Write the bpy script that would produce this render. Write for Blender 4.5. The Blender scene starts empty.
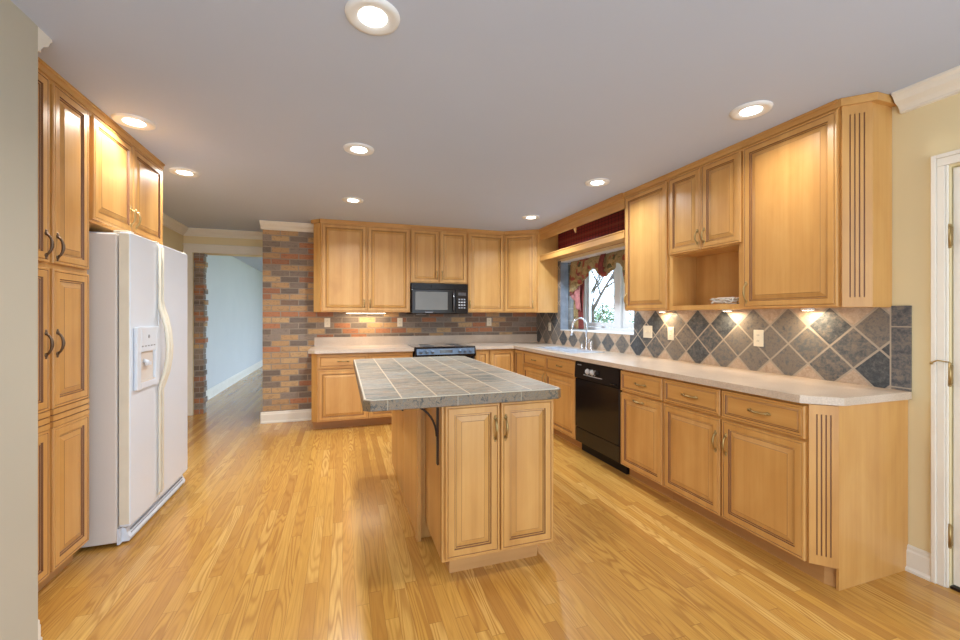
import bpy, math, random
from mathutils import Vector, Matrix
random.seed(7)
S = bpy.context.scene
C = S.collection
PI = math.pi
def R(a): return math.radians(a)

# ------------------------------------------------------------------ camera, world, exposure
EYE = 1.2987
cam_d = bpy.data.cameras.new('camera'); cam = bpy.data.objects.new('camera', cam_d); C.objects.link(cam)
cam.location = (0, 0, EYE); cam.rotation_euler = (R(90), 0, R(-18.37))
cam_d.sensor_width = 36; cam_d.lens = 413.5/960*36; cam_d.shift_y = -4/960
cam_d.clip_start = .03; cam_d.clip_end = 200
S.camera = cam
W = bpy.data.worlds.new('daylight'); S.world = W; W.use_nodes = True
bg = W.node_tree.nodes['Background']; bg.inputs['Color'].default_value = (.80, .90, 1, 1)
wt = W.node_tree; tc_ = wt.nodes.new('ShaderNodeTexCoord'); sx_ = wt.nodes.new('ShaderNodeSeparateXYZ'); wt.links.new(tc_.outputs['Generated'], sx_.inputs[0])
mr_ = wt.nodes.new('ShaderNodeMapRange'); mr_.interpolation_type = 'SMOOTHSTEP'      # overcast sky, brighter on the window side of the house
mr_.inputs['From Min'].default_value = .05; mr_.inputs['From Max'].default_value = .7; mr_.inputs['To Min'].default_value = 2.7; mr_.inputs['To Max'].default_value = 5.0
wt.links.new(sx_.outputs[0], mr_.inputs['Value']); wt.links.new(mr_.outputs[0], bg.inputs['Strength'])
cr_ = wt.nodes.new('ShaderNodeMix'); cr_.data_type = 'RGBA'; cr_.inputs[6].default_value = (.84, .92, 1, 1); cr_.inputs[7].default_value = (.62, .80, 1, 1)
m2_ = wt.nodes.new('ShaderNodeMapRange'); m2_.inputs['From Min'].default_value = 0; m2_.inputs['From Max'].default_value = .6; wt.links.new(sx_.outputs[0], m2_.inputs['Value'])
wt.links.new(m2_.outputs[0], cr_.inputs[0]); wt.links.new(cr_.outputs[2], bg.inputs['Color'])
S.view_settings.view_transform = 'Standard'; S.view_settings.look = 'None'
S.view_settings.exposure = 0.22; S.view_settings.gamma = 1; S.view_settings.use_curve_mapping = False
LAMP_W = 9.0

# ------------------------------------------------------------------ materials
class NT:
    def __init__(s, name):
        s.m = bpy.data.materials.new(name); s.m.use_nodes = True
        s.t = s.m.node_tree; s.b = s.t.nodes['Principled BSDF']
    def n(s, typ, **kw):
        nd = s.t.nodes.new(typ)
        for k, v in kw.items(): setattr(nd, k, v)
        return nd
    def put(s, sock, v):
        if v is None: return
        if isinstance(v, bpy.types.NodeSocket): s.t.links.new(v, sock)
        else:
            if isinstance(v, tuple) and len(v) == 3 and sock.type == 'RGBA': v = (*v, 1)
            sock.default_value = v
    def math(s, op, a, b=None, c=None):
        nd = s.n('ShaderNodeMath', operation=op)
        for i, v in enumerate((a, b, c)): s.put(nd.inputs[i], v)
        return nd.outputs[0]
    def comb(s, x=0., y=0., z=0.):
        nd = s.n('ShaderNodeCombineXYZ')
        for i, v in enumerate((x, y, z)): s.put(nd.inputs[i], v)
        return nd.outputs[0]
    def pos(s, world=True):
        if world: o = s.n('ShaderNodeNewGeometry').outputs['Position']
        else: o = s.n('ShaderNodeTexCoord').outputs['Object']
        sp = s.n('ShaderNodeSeparateXYZ'); s.put(sp.inputs[0], o)
        return sp.outputs[0], sp.outputs[1], sp.outputs[2]
    def noise(s, v, scale=1., detail=3., rough=.5, dist=0.):
        nd = s.n('ShaderNodeTexNoise'); s.put(nd.inputs['Vector'], v)
        nd.inputs['Scale'].default_value = scale; nd.inputs['Detail'].default_value = detail
        nd.inputs['Roughness'].default_value = rough; nd.inputs['Distortion'].default_value = dist
        return nd.outputs[0]
    def sharp(s, f, g=2.):
        nd = s.n('ShaderNodeMath', operation='MULTIPLY_ADD'); nd.use_clamp = True
        s.put(nd.inputs[0], f); nd.inputs[1].default_value = g; nd.inputs[2].default_value = .5-.5*g
        return nd.outputs[0]
    def rnd(s, v):
        nd = s.n('ShaderNodeTexWhiteNoise', noise_dimensions='3D'); s.put(nd.inputs['Vector'], v)
        return nd.outputs['Value']
    def ramp(s, f, stops, interp='LINEAR'):
        nd = s.n('ShaderNodeValToRGB'); cr = nd.color_ramp; cr.interpolation = interp
        while len(cr.elements) < len(stops): cr.elements.new(.5)
        for e, (p, c) in zip(cr.elements, stops): e.position = p; e.color = (*c, 1)
        s.put(nd.inputs[0], f); return nd.outputs[0]
    def mix(s, f, a, b, blend='MIX'):
        nd = s.n('ShaderNodeMix', data_type='RGBA', blend_type=blend)
        s.put(nd.inputs[0], f); s.put(nd.inputs[6], a); s.put(nd.inputs[7], b); return nd.outputs[2]
    def bump(s, h, strength=.3, dist=.005):
        nd = s.n('ShaderNodeBump'); nd.inputs['Strength'].default_value = strength; nd.inputs['Distance'].default_value = dist
        s.put(nd.inputs['Height'], h); s.t.links.new(nd.outputs[0], s.b.inputs['Normal'])
    def out(s, col, rough=.5, metal=0., coat=0., spec=.5):
        s.put(s.b.inputs['Base Color'], col); s.put(s.b.inputs['Roughness'], rough)
        s.b.inputs['Metallic'].default_value = metal; s.b.inputs['Coat Weight'].default_value = coat
        s.b.inputs['Coat Roughness'].default_value = .15
        s.b.inputs['Specular IOR Level'].default_value = spec
        return s.m

def plain(name, col, rough=.5, metal=0., coat=0., var=.04, scale=8.):
    k = NT(name); tc = k.n('ShaderNodeTexCoord').outputs['Object']
    f = k.noise(tc, scale, 3.)
    lo = tuple(c*(1-var) for c in col); hi = tuple(min(1, c*(1+var)) for c in col)
    return k.out(k.ramp(f, [(.3, lo), (.7, hi)]), rough, metal, coat)

def wood(name, c_lo, c_mid, c_hi, axis='z', rough=.40):
    k = NT(name); x, y, z = k.pos(False)
    oi = k.n('ShaderNodeObjectInfo').outputs['Random']
    off = k.math('MULTIPLY', oi, 37.)
    if axis == 'x': a, b, c = z, y, x
    else: a, b, c = x, y, z
    # grain: fine fibres, broad staves, slow cloud
    v1 = k.comb(k.math('MULTIPLY_ADD', a, 55., off), k.math('MULTIPLY', b, 55.), k.math('MULTIPLY', c, 2.2))
    f1 = k.noise(v1, 1., 4., .6)
    v2 = k.comb(k.math('MULTIPLY_ADD', a, 11., off), k.math('MULTIPLY', b, 9.), k.math('MULTIPLY', c, .35))
    f2 = k.noise(v2, 1., 2., .4)
    v3 = k.comb(k.math('MULTIPLY_ADD', a, 5., off), k.math('MULTIPLY', b, 5.), k.math('MULTIPLY', c, 2.5))
    f3 = k.noise(v3, 1., 3., .55, .6)
    f = k.math('ADD', k.math('MULTIPLY', f1, .22), k.math('ADD', k.math('MULTIPLY', f2, .45), k.math('MULTIPLY', f3, .33)))
    col = k.ramp(f, [(.30, c_lo), (.5, c_mid), (.70, c_hi)])
    k.bump(f1, .05, .001)
    return k.out(col, rough, 0, .15)

M = {}
M['maple'] = wood('honey_maple', (.47, .225, .058), (.59, .312, .092), (.68, .398, .138))
M['maple_h'] = wood('honey_maple_crosswise', (.47, .225, .058), (.59, .312, .092), (.68, .398, .138), axis='x')
M['glaze'] = plain('brown_glaze', (.20, .085, .030), .45)
M['glaze_l'] = plain('brown_glaze_light', (.31, .145, .05), .4)
M['toe'] = wood('toe_kick_wood', (.40, .20, .07), (.50, .26, .09), (.58, .32, .12), axis='x', rough=.5)
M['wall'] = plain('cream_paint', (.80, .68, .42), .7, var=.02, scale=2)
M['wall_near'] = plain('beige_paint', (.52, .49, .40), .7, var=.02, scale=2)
M['wall_hall'] = plain('pale_grey_paint', (.62, .63, .64), .7, var=.02, scale=2)
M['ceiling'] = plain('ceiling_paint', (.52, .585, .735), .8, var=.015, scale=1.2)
M['trim'] = plain('white_trim_paint', (.82, .78, .70), .4, var=.02)
M['trimw'] = plain('white_window_paint', (.80, .82, .84), .35, var=.02)
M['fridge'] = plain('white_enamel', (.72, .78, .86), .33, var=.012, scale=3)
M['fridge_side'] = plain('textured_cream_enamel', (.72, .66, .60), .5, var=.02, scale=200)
M['almond'] = plain('almond_plastic', (.78, .73, .60), .35)
M['brass'] = plain('aged_brass', (.42, .30, .13), .38, .9)
M['bronze'] = plain('dark_bronze', (.16, .11, .075), .4, .85)
M['chrome'] = plain('brushed_chrome', (.74, .76, .80), .22, 1)
M['steel'] = plain('stainless_steel', (.82, .86, .92), .38, .9)
M['iron'] = plain('dark_iron', (.035, .022, .018), .4, .5)
M['black'] = plain('black_gloss', (.012, .008, .007), .16, 0, 0)
M['black_s'] = plain('black_satin', (.010, .007, .007), .45)
M['black_s'].node_tree.nodes['Principled BSDF'].inputs['Specular IOR Level'].default_value = .2
M['black'].node_tree.nodes['Principled BSDF'].inputs['Specular IOR Level'].default_value = .35
M['dkglass'] = plain('dark_glass', (.05, .055, .065), .08, 0, 1)
M['mwglass'] = plain('grey_microwave_window', (.17, .17, .16), .3, 0, 0)
M['bluepanel'] = plain('bluish_metal_panel', (.14, .20, .29), .32, .6)
M['knob_w'] = plain('pale_grey_plastic', (.55, .56, .58), .35)
M['ink'] = plain('grey_print', (.32, .34, .38), .5)
M['outlet'] = plain('ivory_plastic', (.80, .74, .60), .35)
M['slot'] = plain('dark_slot', (.06, .05, .04), .5)
M['red_lining'] = plain('dusty_pink_lining', (.48, .20, .20), .8, var=.15, scale=30)
M['red_dark'] = plain('deep_red_cloth', (.20, .04, .035), .8, var=.3, scale=30)
M['cable'] = plain('off_white_cable', (.75, .73, .68), .4)
M['bark'] = plain('grey_bark', (.13, .11, .10), .9, var=.3, scale=20)
M['edge_tile_sheen'] = plain('edge_tile_painted_reflection', (.24, .29, .36), .22, 0, .2, var=.2, scale=10)  # window daylight reflecting off the jamb tiles, painted as a paler bluish colour
M['grass'] = plain('lawn_green', (.16, .26, .08), .9, var=.4, scale=3)
M['leaf'] = plain('light_green_leaf', (.13, .24, .12), .6, var=.4, scale=2)
M['dark'] = plain('dark_gap', (.03, .02, .015), .7)

def emis(name, col, st):
    k = NT(name); k.b.inputs['Base Color'].default_value = (*col, 1)
    k.b.inputs['Emission Color'].default_value = (*col, 1); k.b.inputs['Emission Strength'].default_value = st
    return k.m
M['lens'] = emis('lit_lamp_lens', (1, .97, .90), 9)
M['lens_warm'] = emis('lit_warm_lens', (1, .80, .52), 12)

# oak strip floor, boards running along world Y
k = NT('oak_strip_floor'); x, y, z = k.pos()
bw = .0575
r = k.math('DIVIDE', x, bw); row = k.math('FLOOR', r); fx = k.math('FRACT', r)
r1 = k.rnd(k.comb(row, 3.3, 0.))
ln = k.math('MULTIPLY_ADD', k.rnd(k.comb(row, 9.1, 4.)), .7, .65)
yy = k.math('DIVIDE', k.math('MULTIPLY_ADD', r1, 9., y), ln)
pl = k.math('FLOOR', yy); fy = k.math('FRACT', yy)
idn = k.rnd(k.comb(row, pl, 1.)); id2 = k.rnd(k.comb(row, pl, 5.))
g1 = k.noise(k.comb(k.math('MULTIPLY', x, 130.), k.math('MULTIPLY', y, 5.), k.math('MULTIPLY', idn, 40.)), 1., 4., .65)
ct = k.noise(k.comb(k.math('MULTIPLY', x, 13.), k.math('MULTIPLY', y, 1.1), k.math('MULTIPLY', idn, 90.)), 1., 1.5, .4)
rings = k.math('MULTIPLY_ADD', k.math('SINE', k.math('MULTIPLY', ct, 85.)), .5, .5)
rings = k.math('POWER', rings, 2.2)
base = k.ramp(idn, [(0, (.40, .19, .042)), (.09, (.50, .25, .055)), (.2, (.57, .295, .062)), (.4, (.61, .33, .070)), (.75, (.65, .37, .085)), (1, (.73, .45, .13))])
col = k.mix(k.math('MULTIPLY', rings, k.math('MULTIPLY_ADD', id2, .6, .24)), base, (.38, .17, .035))
col = k.mix(k.math('MULTIPLY', k.math('SUBTRACT', g1, .33), 1.3), col, (.42, .20, .05))
ex = k.math('MINIMUM', fx, k.math('SUBTRACT', 1., fx)); ey = k.math('MULTIPLY', k.math('MINIMUM', fy, k.math('SUBTRACT', 1., fy)), 14.)
gap = k.math('LESS_THAN', k.math('MINIMUM', ex, ey), .022)
col = k.mix(k.math('MULTIPLY', gap, .45), col, (.22, .10, .03))
cl = k.noise(k.comb(x, y, 0.), 1.3, 3.)
k.bump(k.math('MULTIPLY_ADD', gap, -1., k.math('MULTIPLY', g1, .15)), .12, .002)
M['floor'] = k.out(col, k.math('MULTIPLY_ADD', cl, .16, .16), 0, .25, .5)

# old brick
def brick_mat(name, ax):
    k = NT(name); x, y, z = k.pos()
    u = x if ax == 'x' else y
    jit = k.noise(k.comb(u, z, 0.), 14., 2.)
    u2 = k.math('MULTIPLY_ADD', jit, .012, u); z2 = k.math('MULTIPLY_ADD', jit, .006, z)
    bt = k.n('ShaderNodeTexBrick'); bt.offset = .5
    k.put(bt.inputs['Vector'], k.comb(u2, z2, 0.))
    for n_, v in (('Color1', (0, 0, 0, 1)), ('Color2', (1, 1, 1, 1)), ('Scale', 1.), ('Mortar Size', .0065), ('Mortar Smooth', .25), ('Bias', 0.), ('Brick Width', .205), ('Row Height', .0715)):
        bt.inputs[n_].default_value = v
    bt.inputs['Mortar'].default_value = (.5, .5, .5, 1)
    sc = k.n('ShaderNodeSeparateColor'); k.put(sc.inputs[0], bt.outputs['Color'])
    f = k.math('FRACT', k.math('MULTIPLY', sc.outputs[0], 7.31))
    col = k.ramp(f, [(0, (.13, .11, .10)), (.14, (.20, .165, .14)), (.24, (.50, .18, .07)), (.38, (.54, .32, .14)), (.52, (.20, .125, .09)), (.60, (.62, .40, .19)), (.76, (.38, .135, .06)), (.88, (.27, .23, .20))], 'CONSTANT')
    gr = k.noise(k.comb(u, z, 0.), 45., 4., .7)
    col = k.mix(k.math('MULTIPLY', gr, .55), col, (.36, .27, .20))
    gr2 = k.noise(k.comb(k.math('MULTIPLY', u, 1.), k.math('MULTIPLY', z, 3.), 2.), 11., 3., .6)
    col = k.mix(k.math('MULTIPLY', k.math('GREATER_THAN', gr2, .62), .35), col, (.14, .11, .10))
    gr3 = k.noise(k.comb(u, k.math('MULTIPLY', z, 1.6), 5.), 26., 5., .75, .5)
    col = k.mix(k.math('MULTIPLY', k.math('GREATER_THAN', gr3, .57), .30), col, (.10, .07, .055))
    col = k.mix(bt.outputs['Fac'], col, (.33, .28, .23))
    k.bump(k.math('MULTIPLY_ADD', bt.outputs['Fac'], -1., k.math('MULTIPLY', gr, .5)), .7, .008)
    return k.out(col, .85)
M['brick'] = brick_mat('old_mixed_brick', 'x')
M['brick_y'] = brick_mat('old_mixed_brick_return', 'y')

# slate diamonds on the right wall
DY, DZ, Y0, Z0 = .24, .235, 1.793, 1.12
k = NT('slate_diamond_tiles'); x, y, z = k.pos()
a = k.math('DIVIDE', k.math('SUBTRACT', y, Y0), DY); b = k.math('DIVIDE', k.math('SUBTRACT', z, Z0), DZ)
p = k.math('ADD', a, b); q = k.math('SUBTRACT', a, b)
pr = k.math('ROUND', p); qr = k.math('ROUND', q)
dp = k.math('ABSOLUTE', k.math('SUBTRACT', p, pr)); dq = k.math('ABSOLUTE', k.math('SUBTRACT', q, qr))
grout = k.math('GREATER_THAN', k.math('MAXIMUM', dp, dq), .468)
cb = k.math('MULTIPLY', k.math('SUBTRACT', pr, qr), .5)
rid = k.rnd(k.comb(pr, qr, 2.))
nz = k.sharp(k.noise(k.comb(y, z, k.math('MULTIPLY', rid, 9.)), 30., 6., .8, .3), 1.9)
dark = k.ramp(k.math('MULTIPLY_ADD', nz, .6, k.math('MULTIPLY', rid, .4)), [(.28, (.05, .06, .072)), (.42, (.10, .11, .12)), (.52, (.165, .155, .145)), (.62, (.25, .21, .17)), (.74, (.14, .15, .155))])
tan = k.ramp(nz, [(.3, (.44, .32, .23)), (.7, (.58, .46, .35))])
low = k.math('LESS_THAN', cb, -.75)
hi = k.math('MULTIPLY', k.math('GREATER_THAN', cb, .75), k.math('LESS_THAN', y, 3.35))
und = k.math('MULTIPLY', k.math('COMPARE', cb, 0., .1), k.math('MULTIPLY', k.math('GREATER_THAN', y, 3.47), k.math('LESS_THAN', y, 4.84)))
col = k.mix(k.math('MAXIMUM', low, k.math('MAXIMUM', hi, und)), dark, tan)
bd = k.math('LESS_THAN', y, 1.39)
bz = k.math('FRACT', k.math('DIVIDE', k.math('SUBTRACT', z, .925), .315))
bg_ = k.math('MAXIMUM', k.math('LESS_THAN', bz, .02), k.math('GREATER_THAN', y, 1.383))
nb = k.sharp(k.noise(k.comb(y, z, 3.), 30., 6., .8, .3), 1.9)
col = k.mix(bd, col, k.ramp(nb, [(.3, (.06, .07, .085)), (.5, (.13, .13, .135)), (.7, (.22, .19, .16))])); grout = k.math('ADD', k.math('MULTIPLY', grout, k.math('SUBTRACT', 1., bd)), k.math('MULTIPLY', bd, bg_))
col = k.mix(grout, col, (.42, .36, .29))
k.bump(k.math('MULTIPLY_ADD', grout, -1., k.math('MULTIPLY', nz, .7)), .5, .004)
M['diamond'] = k.out(col, k.math('MULTIPLY_ADD', nz, .2, .28), 0, .1)

# square slate tiles (window reveal)
k = NT('slate_reveal_tiles'); x, y, z = k.pos()
fz = k.math('FRACT', k.math('DIVIDE', z, .155)); fxx = k.math('FRACT', k.math('DIVIDE', k.math('SUBTRACT', x, 2.75), .155))
gr = k.math('MAXIMUM', k.math('LESS_THAN', fz, .03), k.math('LESS_THAN', fxx, .03))
nz = k.noise(k.comb(x, y, z), 16., 4., .6)
col = k.mix(gr, k.ramp(nz, [(.3, (.06, .06, .06)), (.7, (.17, .15, .13))]), (.3, .27, .23))
M['reveal'] = k.out(col, .3, 0, .2)

# island tile: 163 x 300 mm streaky slate with cream grout
IX, IY = .088, 1.875
k = NT('island_slate_tiles'); x, y, z = k.pos()
u = k.math('DIVIDE', k.math('SUBTRACT', x, IX+.005), .162); v = k.math('DIVIDE', k.math('SUBTRACT', y, IY+.012), .30)
iu = k.math('FLOOR', u); iv = k.math('FLOOR', v); fu = k.math('FRACT', u); fv = k.math('FRACT', v)
rid = k.rnd(k.comb(iu, iv, 7.))
du = k.math('MINIMUM', fu, k.math('SUBTRACT', 1., fu)); dv = k.math('MINIMUM', fv, k.math('SUBTRACT', 1., fv))
gr = k.math('MAXIMUM', k.math('LESS_THAN', du, .022), k.math('LESS_THAN', dv, .010))
st = k.noise(k.comb(k.math('MULTIPLY', x, 5.), k.math('MULTIPLY', y, 26.), k.math('MULTIPLY', rid, 20.)), 1., 5., .7, 1.)
st = k.sharp(st, 2.2)
f = k.math('MULTIPLY_ADD', rid, .38, k.math('MULTIPLY', st, .75))
col = k.ramp(f, [(.30, (.10, .115, .11)), (.44, (.23, .24, .21)), (.54, (.24, .175, .12)), (.64, (.36, .33, .27)), (.76, (.17, .19, .185)), (.9, (.33, .35, .32))])
col = k.mix(gr, col, (.55, .47, .34))
k.bump(k.math('MULTIPLY_ADD', gr, -1., k.math('MULTIPLY', st, .6)), .35, .003)
M['island'] = k.out(col, .42, 0, 0)
k = NT('island_edge_tiles'); x, y, z = k.pos()
e = k.math('FRACT', k.math('DIVIDE', k.math('SUBTRACT', k.math('ADD', x, y), .21+1.875-.012), .326))
gr = k.math('LESS_THAN', e, .016)
nz = k.sharp(k.noise(k.comb(x, y, z), 40., 6., .85, .4), 1.6)
rg = k.ramp(nz, [(.25, (.03, .03, .026)), (.42, (.11, .09, .06)), (.50, (.27, .17, .085)), (.58, (.11, .095, .07)), (.78, (.23, .20, .15))])
M['island_edge'] = k.out(k.mix(gr, rg, (.27, .22, .15)), .35, 0, .1)
M['grout'] = plain('cream_grout', (.58, .53, .43), .6)

# laminate worktop
k = NT('speckled_laminate'); x, y, z = k.pos()
nz = k.noise(k.comb(x, y, z), 140., 3., .7); n2 = k.noise(k.comb(x, y, z), 6., 2.)
M['laminate'] = k.out(k.ramp(k.math('MULTIPLY_ADD', nz, .7, k.math('MULTIPLY', n2, .3)), [(.35, (.50, .40, .31)), (.65, (.68, .57, .46))]), .28, 0, .15)

# red plaid covering
k = NT('dark_red_plaid'); x, y, z = k.pos()
ly = k.math('FRACT', k.math('MULTIPLY', y, 17.)); lz = k.math('FRACT', k.math('MULTIPLY', z, 26.))
col = k.mix(k.math('MULTIPLY', k.math('LESS_THAN', ly, .18), .8), (.26, .022, .026), (.035, .006, .01))
col = k.mix(k.math('MULTIPLY', k.math('LESS_THAN', lz, .22), .7), col, (.04, .008, .015))
l2 = k.math('FRACT', k.math('MULTIPLY', z, 5.3)); col = k.mix(k.math('MULTIPLY', k.math('LESS_THAN', l2, .12), .5), col, (.34, .10, .06))
M['plaid'] = k.out(col, .6)

# floral curtain
k = NT('floral_curtain_cloth'); x, y, z = k.pos()
v = k.comb(0., y, z)
vo = k.n('ShaderNodeTexVoronoi'); vo.inputs['Scale'].default_value = 14.; k.put(vo.inputs['Vector'], v)
sp = k.n('ShaderNodeSeparateColor'); k.put(sp.inputs[0], vo.outputs['Color'])
nz = k.noise(v, 24., 3., .6, 1.5)
base = k.ramp(nz, [(.30, (.12, .10, .04)), (.44, (.30, .22, .10)), (.58, (.40, .29, .14)), (.70, (.17, .14, .05))])
blob = k.math('MULTIPLY', k.math('LESS_THAN', vo.outputs['Distance'], .5), k.math('GREATER_THAN', sp.outputs[0], .45))
flo = k.ramp(sp.outputs[1], [(0, (.30, .07, .045)), (.4, (.20, .05, .045)), (.6, (.09, .09, .045)), (.8, (.33, .15, .07))], 'CONSTANT')
M['floral'] = k.out(k.mix(blob, base, flo), .85)
M['floral'].node_tree.nodes['Principled BSDF'].inputs['Transmission Weight'].default_value = 0

k = NT('window_glass')
gl = k.n('ShaderNodeBsdfTransparent'); gs = k.n('ShaderNodeBsdfGlossy'); gs.inputs['Roughness'].default_value = .02
mx = k.n('ShaderNodeMixShader'); mx.inputs[0].default_value = .06
k.t.links.new(gl.outputs[0], mx.inputs[1]); k.t.links.new(gs.outputs[0], mx.inputs[2])
k.t.links.new(mx.outputs[0], k.t.nodes['Material Output'].inputs[0]); M['glass'] = k.m

# ------------------------------------------------------------------ mesh helpers
class MB:
    def __init__(s): s.v = []; s.f = []; s.m = []; s.sm = []
    def add(s, vs, fs, m=0, smooth=False):
        o = len(s.v); s.v += [tuple(p) for p in vs]
        for i, f in enumerate(fs):
            s.f.append([o+j for j in f]); s.m.append(m[i] if isinstance(m, list) else m); s.sm.append(smooth)
        return s
    def box(s, x0, x1, y0, y1, z0, z1, m=0):
        vs = [(x, y, z) for z in (z0, z1) for y in (y0, y1) for x in (x0, x1)]
        return s.add(vs, [(0, 2, 3, 1), (4, 5, 7, 6), (0, 1, 5, 4), (2, 6, 7, 3), (0, 4, 6, 2), (1, 3, 7, 5)], m)
    def prism(s, poly, z0, z1, m=0, mtop=None):      # poly counter-clockwise in x,y
        n = len(poly); vs = [(x, y, z0) for x, y in poly]+[(x, y, z1) for x, y in poly]
        fs = [tuple(reversed(range(n))), tuple(range(n, 2*n))]+[(i, (i+1) % n, (i+1) % n+n, i+n) for i in range(n)]
        return s.add(vs, fs, [m, m if mtop is None else mtop]+[m]*n)
    def extr(s, prof, axis, a0, a1, m=0):            # profile of (p, z), extruded along axis; p is the other horizontal axis
        n = len(prof)
        f = (lambda a, p, z: (a, p, z)) if axis == 'x' else (lambda a, p, z: (p, a, z))
        vs = [f(a0, p, z) for p, z in prof]+[f(a1, p, z) for p, z in prof]
        fs = [tuple(range(n)), tuple(reversed(range(n, 2*n)))]+[(i, i+n, (i+1) % n+n, (i+1) % n) for i in range(n)]
        return s.add(vs, fs, m)
    def tube(s, path, r, n=8, m=0, cap=True):
        P = [Vector(p) for p in path]; rr = r if isinstance(r, (list, tuple)) else [r]*len(P)
        vs = []; up = None
        for i, p in enumerate(P):
            d = (P[min(i+1, len(P)-1)]-P[max(i-1, 0)]).normalized()
            if up is None: up = Vector((0, 0, 1)) if abs(d.z) < .9 else Vector((1, 0, 0))
            sd = d.cross(up).normalized(); up = sd.cross(d).normalized()
            for j in range(n):
                a = 2*PI*j/n; vs.append(p+sd*math.cos(a)*rr[i]+up*math.sin(a)*rr[i])
        fs = [(i*n+j, i*n+(j+1) % n, (i+1)*n+(j+1) % n, (i+1)*n+j) for i in range(len(P)-1) for j in range(n)]
        if cap: fs += [tuple(reversed(range(n))), tuple(range((len(P)-1)*n, len(P)*n))]
        return s.add(vs, fs, m, True)
    def lathe(s, prof, c=(0, 0, 0), n=24, m=0, axis='z', smooth=True):
        vs = []
        for rr, h in prof:
            for j in range(n):
                a = 2*PI*j/n; x, y = rr*math.cos(a), rr*math.sin(a)
                vs.append((c[0]+x, c[1]+y, c[2]+h) if axis == 'z' else (c[0]+x, c[1]+h, c[2]+y) if axis == 'y' else (c[0]+h, c[1]+x, c[2]+y))
        fs = [(i*n+j, i*n+(j+1) % n, (i+1)*n+(j+1) % n, (i+1)*n+j) for i in range(len(prof)-1) for j in range(n)]
        s.add(vs, fs, m, smooth)
        if prof[0][0] > 0: s.add(vs[:n], [tuple(reversed(range(n)))], m)
        if prof[-1][0] > 0: s.add(vs[-n:], [tuple(range(n))], m)
        return s
    def rings(s, x0, x1, z0, z1, rg):                # raised-panel front facing -y; rg = (inset, y, material)
        vs = []; fs = []; ms = []
        for ins, y, mm in rg:
            vs += [(x0+ins, y, z0+ins), (x1-ins, y, z0+ins), (x1-ins, y, z1-ins), (x0+ins, y, z1-ins)]
        for i in range(len(rg)-1):
            for j in range(4):
                fs.append((i*4+j, i*4+(j+1) % 4, (i+1)*4+(j+1) % 4, (i+1)*4+j)); ms.append(rg[i+1][2])
        e = (len(rg)-1)*4; fs.append((e, e+1, e+2, e+3)); ms.append(0)
        fs.append((3, 2, 1, 0)); ms.append(0)
        return s.add(vs, fs, ms)
    def obj(s, name, mats, parent=None, loc=None, rz=0, bevel=0):
        me = bpy.data.meshes.new(name); me.from_pydata(s.v, [], s.f)
        for mt in (mats if isinstance(mats, (list, tuple)) else [mats]): me.materials.append(M[mt])
        for i, pl_ in enumerate(me.polygons): pl_.material_index = s.m[i]; pl_.use_smooth = s.sm[i]
        me.validate(); me.update()
        import bmesh as _b
        bm = _b.new(); bm.from_mesh(me); _b.ops.recalc_face_normals(bm, faces=bm.faces); bm.to_mesh(me); bm.free()
        o = bpy.data.objects.new(name, me); C.objects.link(o)
        if parent: o.parent = parent
        if loc: o.location = loc
        o.rotation_euler.z = rz
        if bevel:
            b = o.modifiers.new('bevel', 'BEVEL'); b.width = bevel; b.segments = 2; b.limit_method = 'ANGLE'
        return o
def thing(name, label, cat, loc=(0, 0, 0), rz=0, group=None):
    o = bpy.data.objects.new(name, None); C.objects.link(o); o.empty_display_size = .05
    o.location = loc; o.rotation_euler.z = rz; o['label'] = label; o['category'] = cat
    if group: o['group'] = group
    return o
def tag(o, label, cat, group=None, kind=None):
    o['label'] = label; o['category'] = cat
    if group: o['group'] = group
    if kind: o['kind'] = kind
    return o
def struct(o, label=None, cat=None):
    o['kind'] = 'structure'
    if label: o['label'] = label
    if cat: o['category'] = cat
    return o
def copy_tree(o, parent=None):
    c = o.copy(); C.objects.link(c)
    if parent: c.parent = parent
    for ch in list(o.children): copy_tree(ch, c)
    return c

# ------------------------------------------------------------------ the room
CZ = 2.44; XW = 2.75; YB = 5.58; YD = 6.33; XL = -1.97
WY0, WY1, WZ0, WZ1 = 3.41, 4.87, 1.11, 2.02
struct(MB().box(-4.5, 3.25, -1.2, 12.6, -.05, 0).obj('floor', 'floor'), 'honey oak strip floor running towards the hallway', 'floor')
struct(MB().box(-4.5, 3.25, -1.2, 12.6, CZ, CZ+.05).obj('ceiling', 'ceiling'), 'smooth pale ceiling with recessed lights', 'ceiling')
# right wall with door hole (y .33..1.165) and window hole
w = MB()
DH = 2.01; DY0, DY1 = .345, 1.165
w.box(XW, XW+.12, -1.2, DY0, 0, CZ).box(XW, XW+.12, DY0, DY1, DH, CZ).box(XW, XW+.12, DY1, WY0, 0, CZ)
w.box(XW, XW+.42, WY0, WY1, 0, WZ0).box(XW, XW+.42, WY0, WY1, WZ1, CZ)
w.box(XW, XW+.42, WY0-.12, WY0, 0, CZ).box(XW, XW+.42, WY1, WY1+.12, 0, CZ).box(XW, XW+.12, WY1+.12, YB+.15, 0, CZ)
struct(w.obj('wall_right', 'wall'), 'yellow cream wall with the sink window and a door', 'wall')
struct(MB().box(-.92, XW, YB, YB+.17, 0, CZ).obj('wall_back', 'brick'), 'old mixed-colour brick wall behind the range', 'wall')
struct(MB().box(-.92, -.75, YB+.17, YD+.2, 0, CZ).obj('wall_brick_return', 'brick_y'), 'brick side of the pier beside the doorway', 'wall')
struct(MB().box(XL-.15, -1.86, YD, YD+.03, 0, CZ).box(-1.86, -.92, YD, YD+.2, 2.13, CZ).obj('wall_doorway', 'wall'), 'yellow wall over the cased opening to the hallway', 'wall')
struct(MB().box(XL-.15, XL, 3.9, YD, 0, CZ).obj('wall_left', 'wall'), 'cream wall beyond the refrigerator', 'wall')
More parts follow.
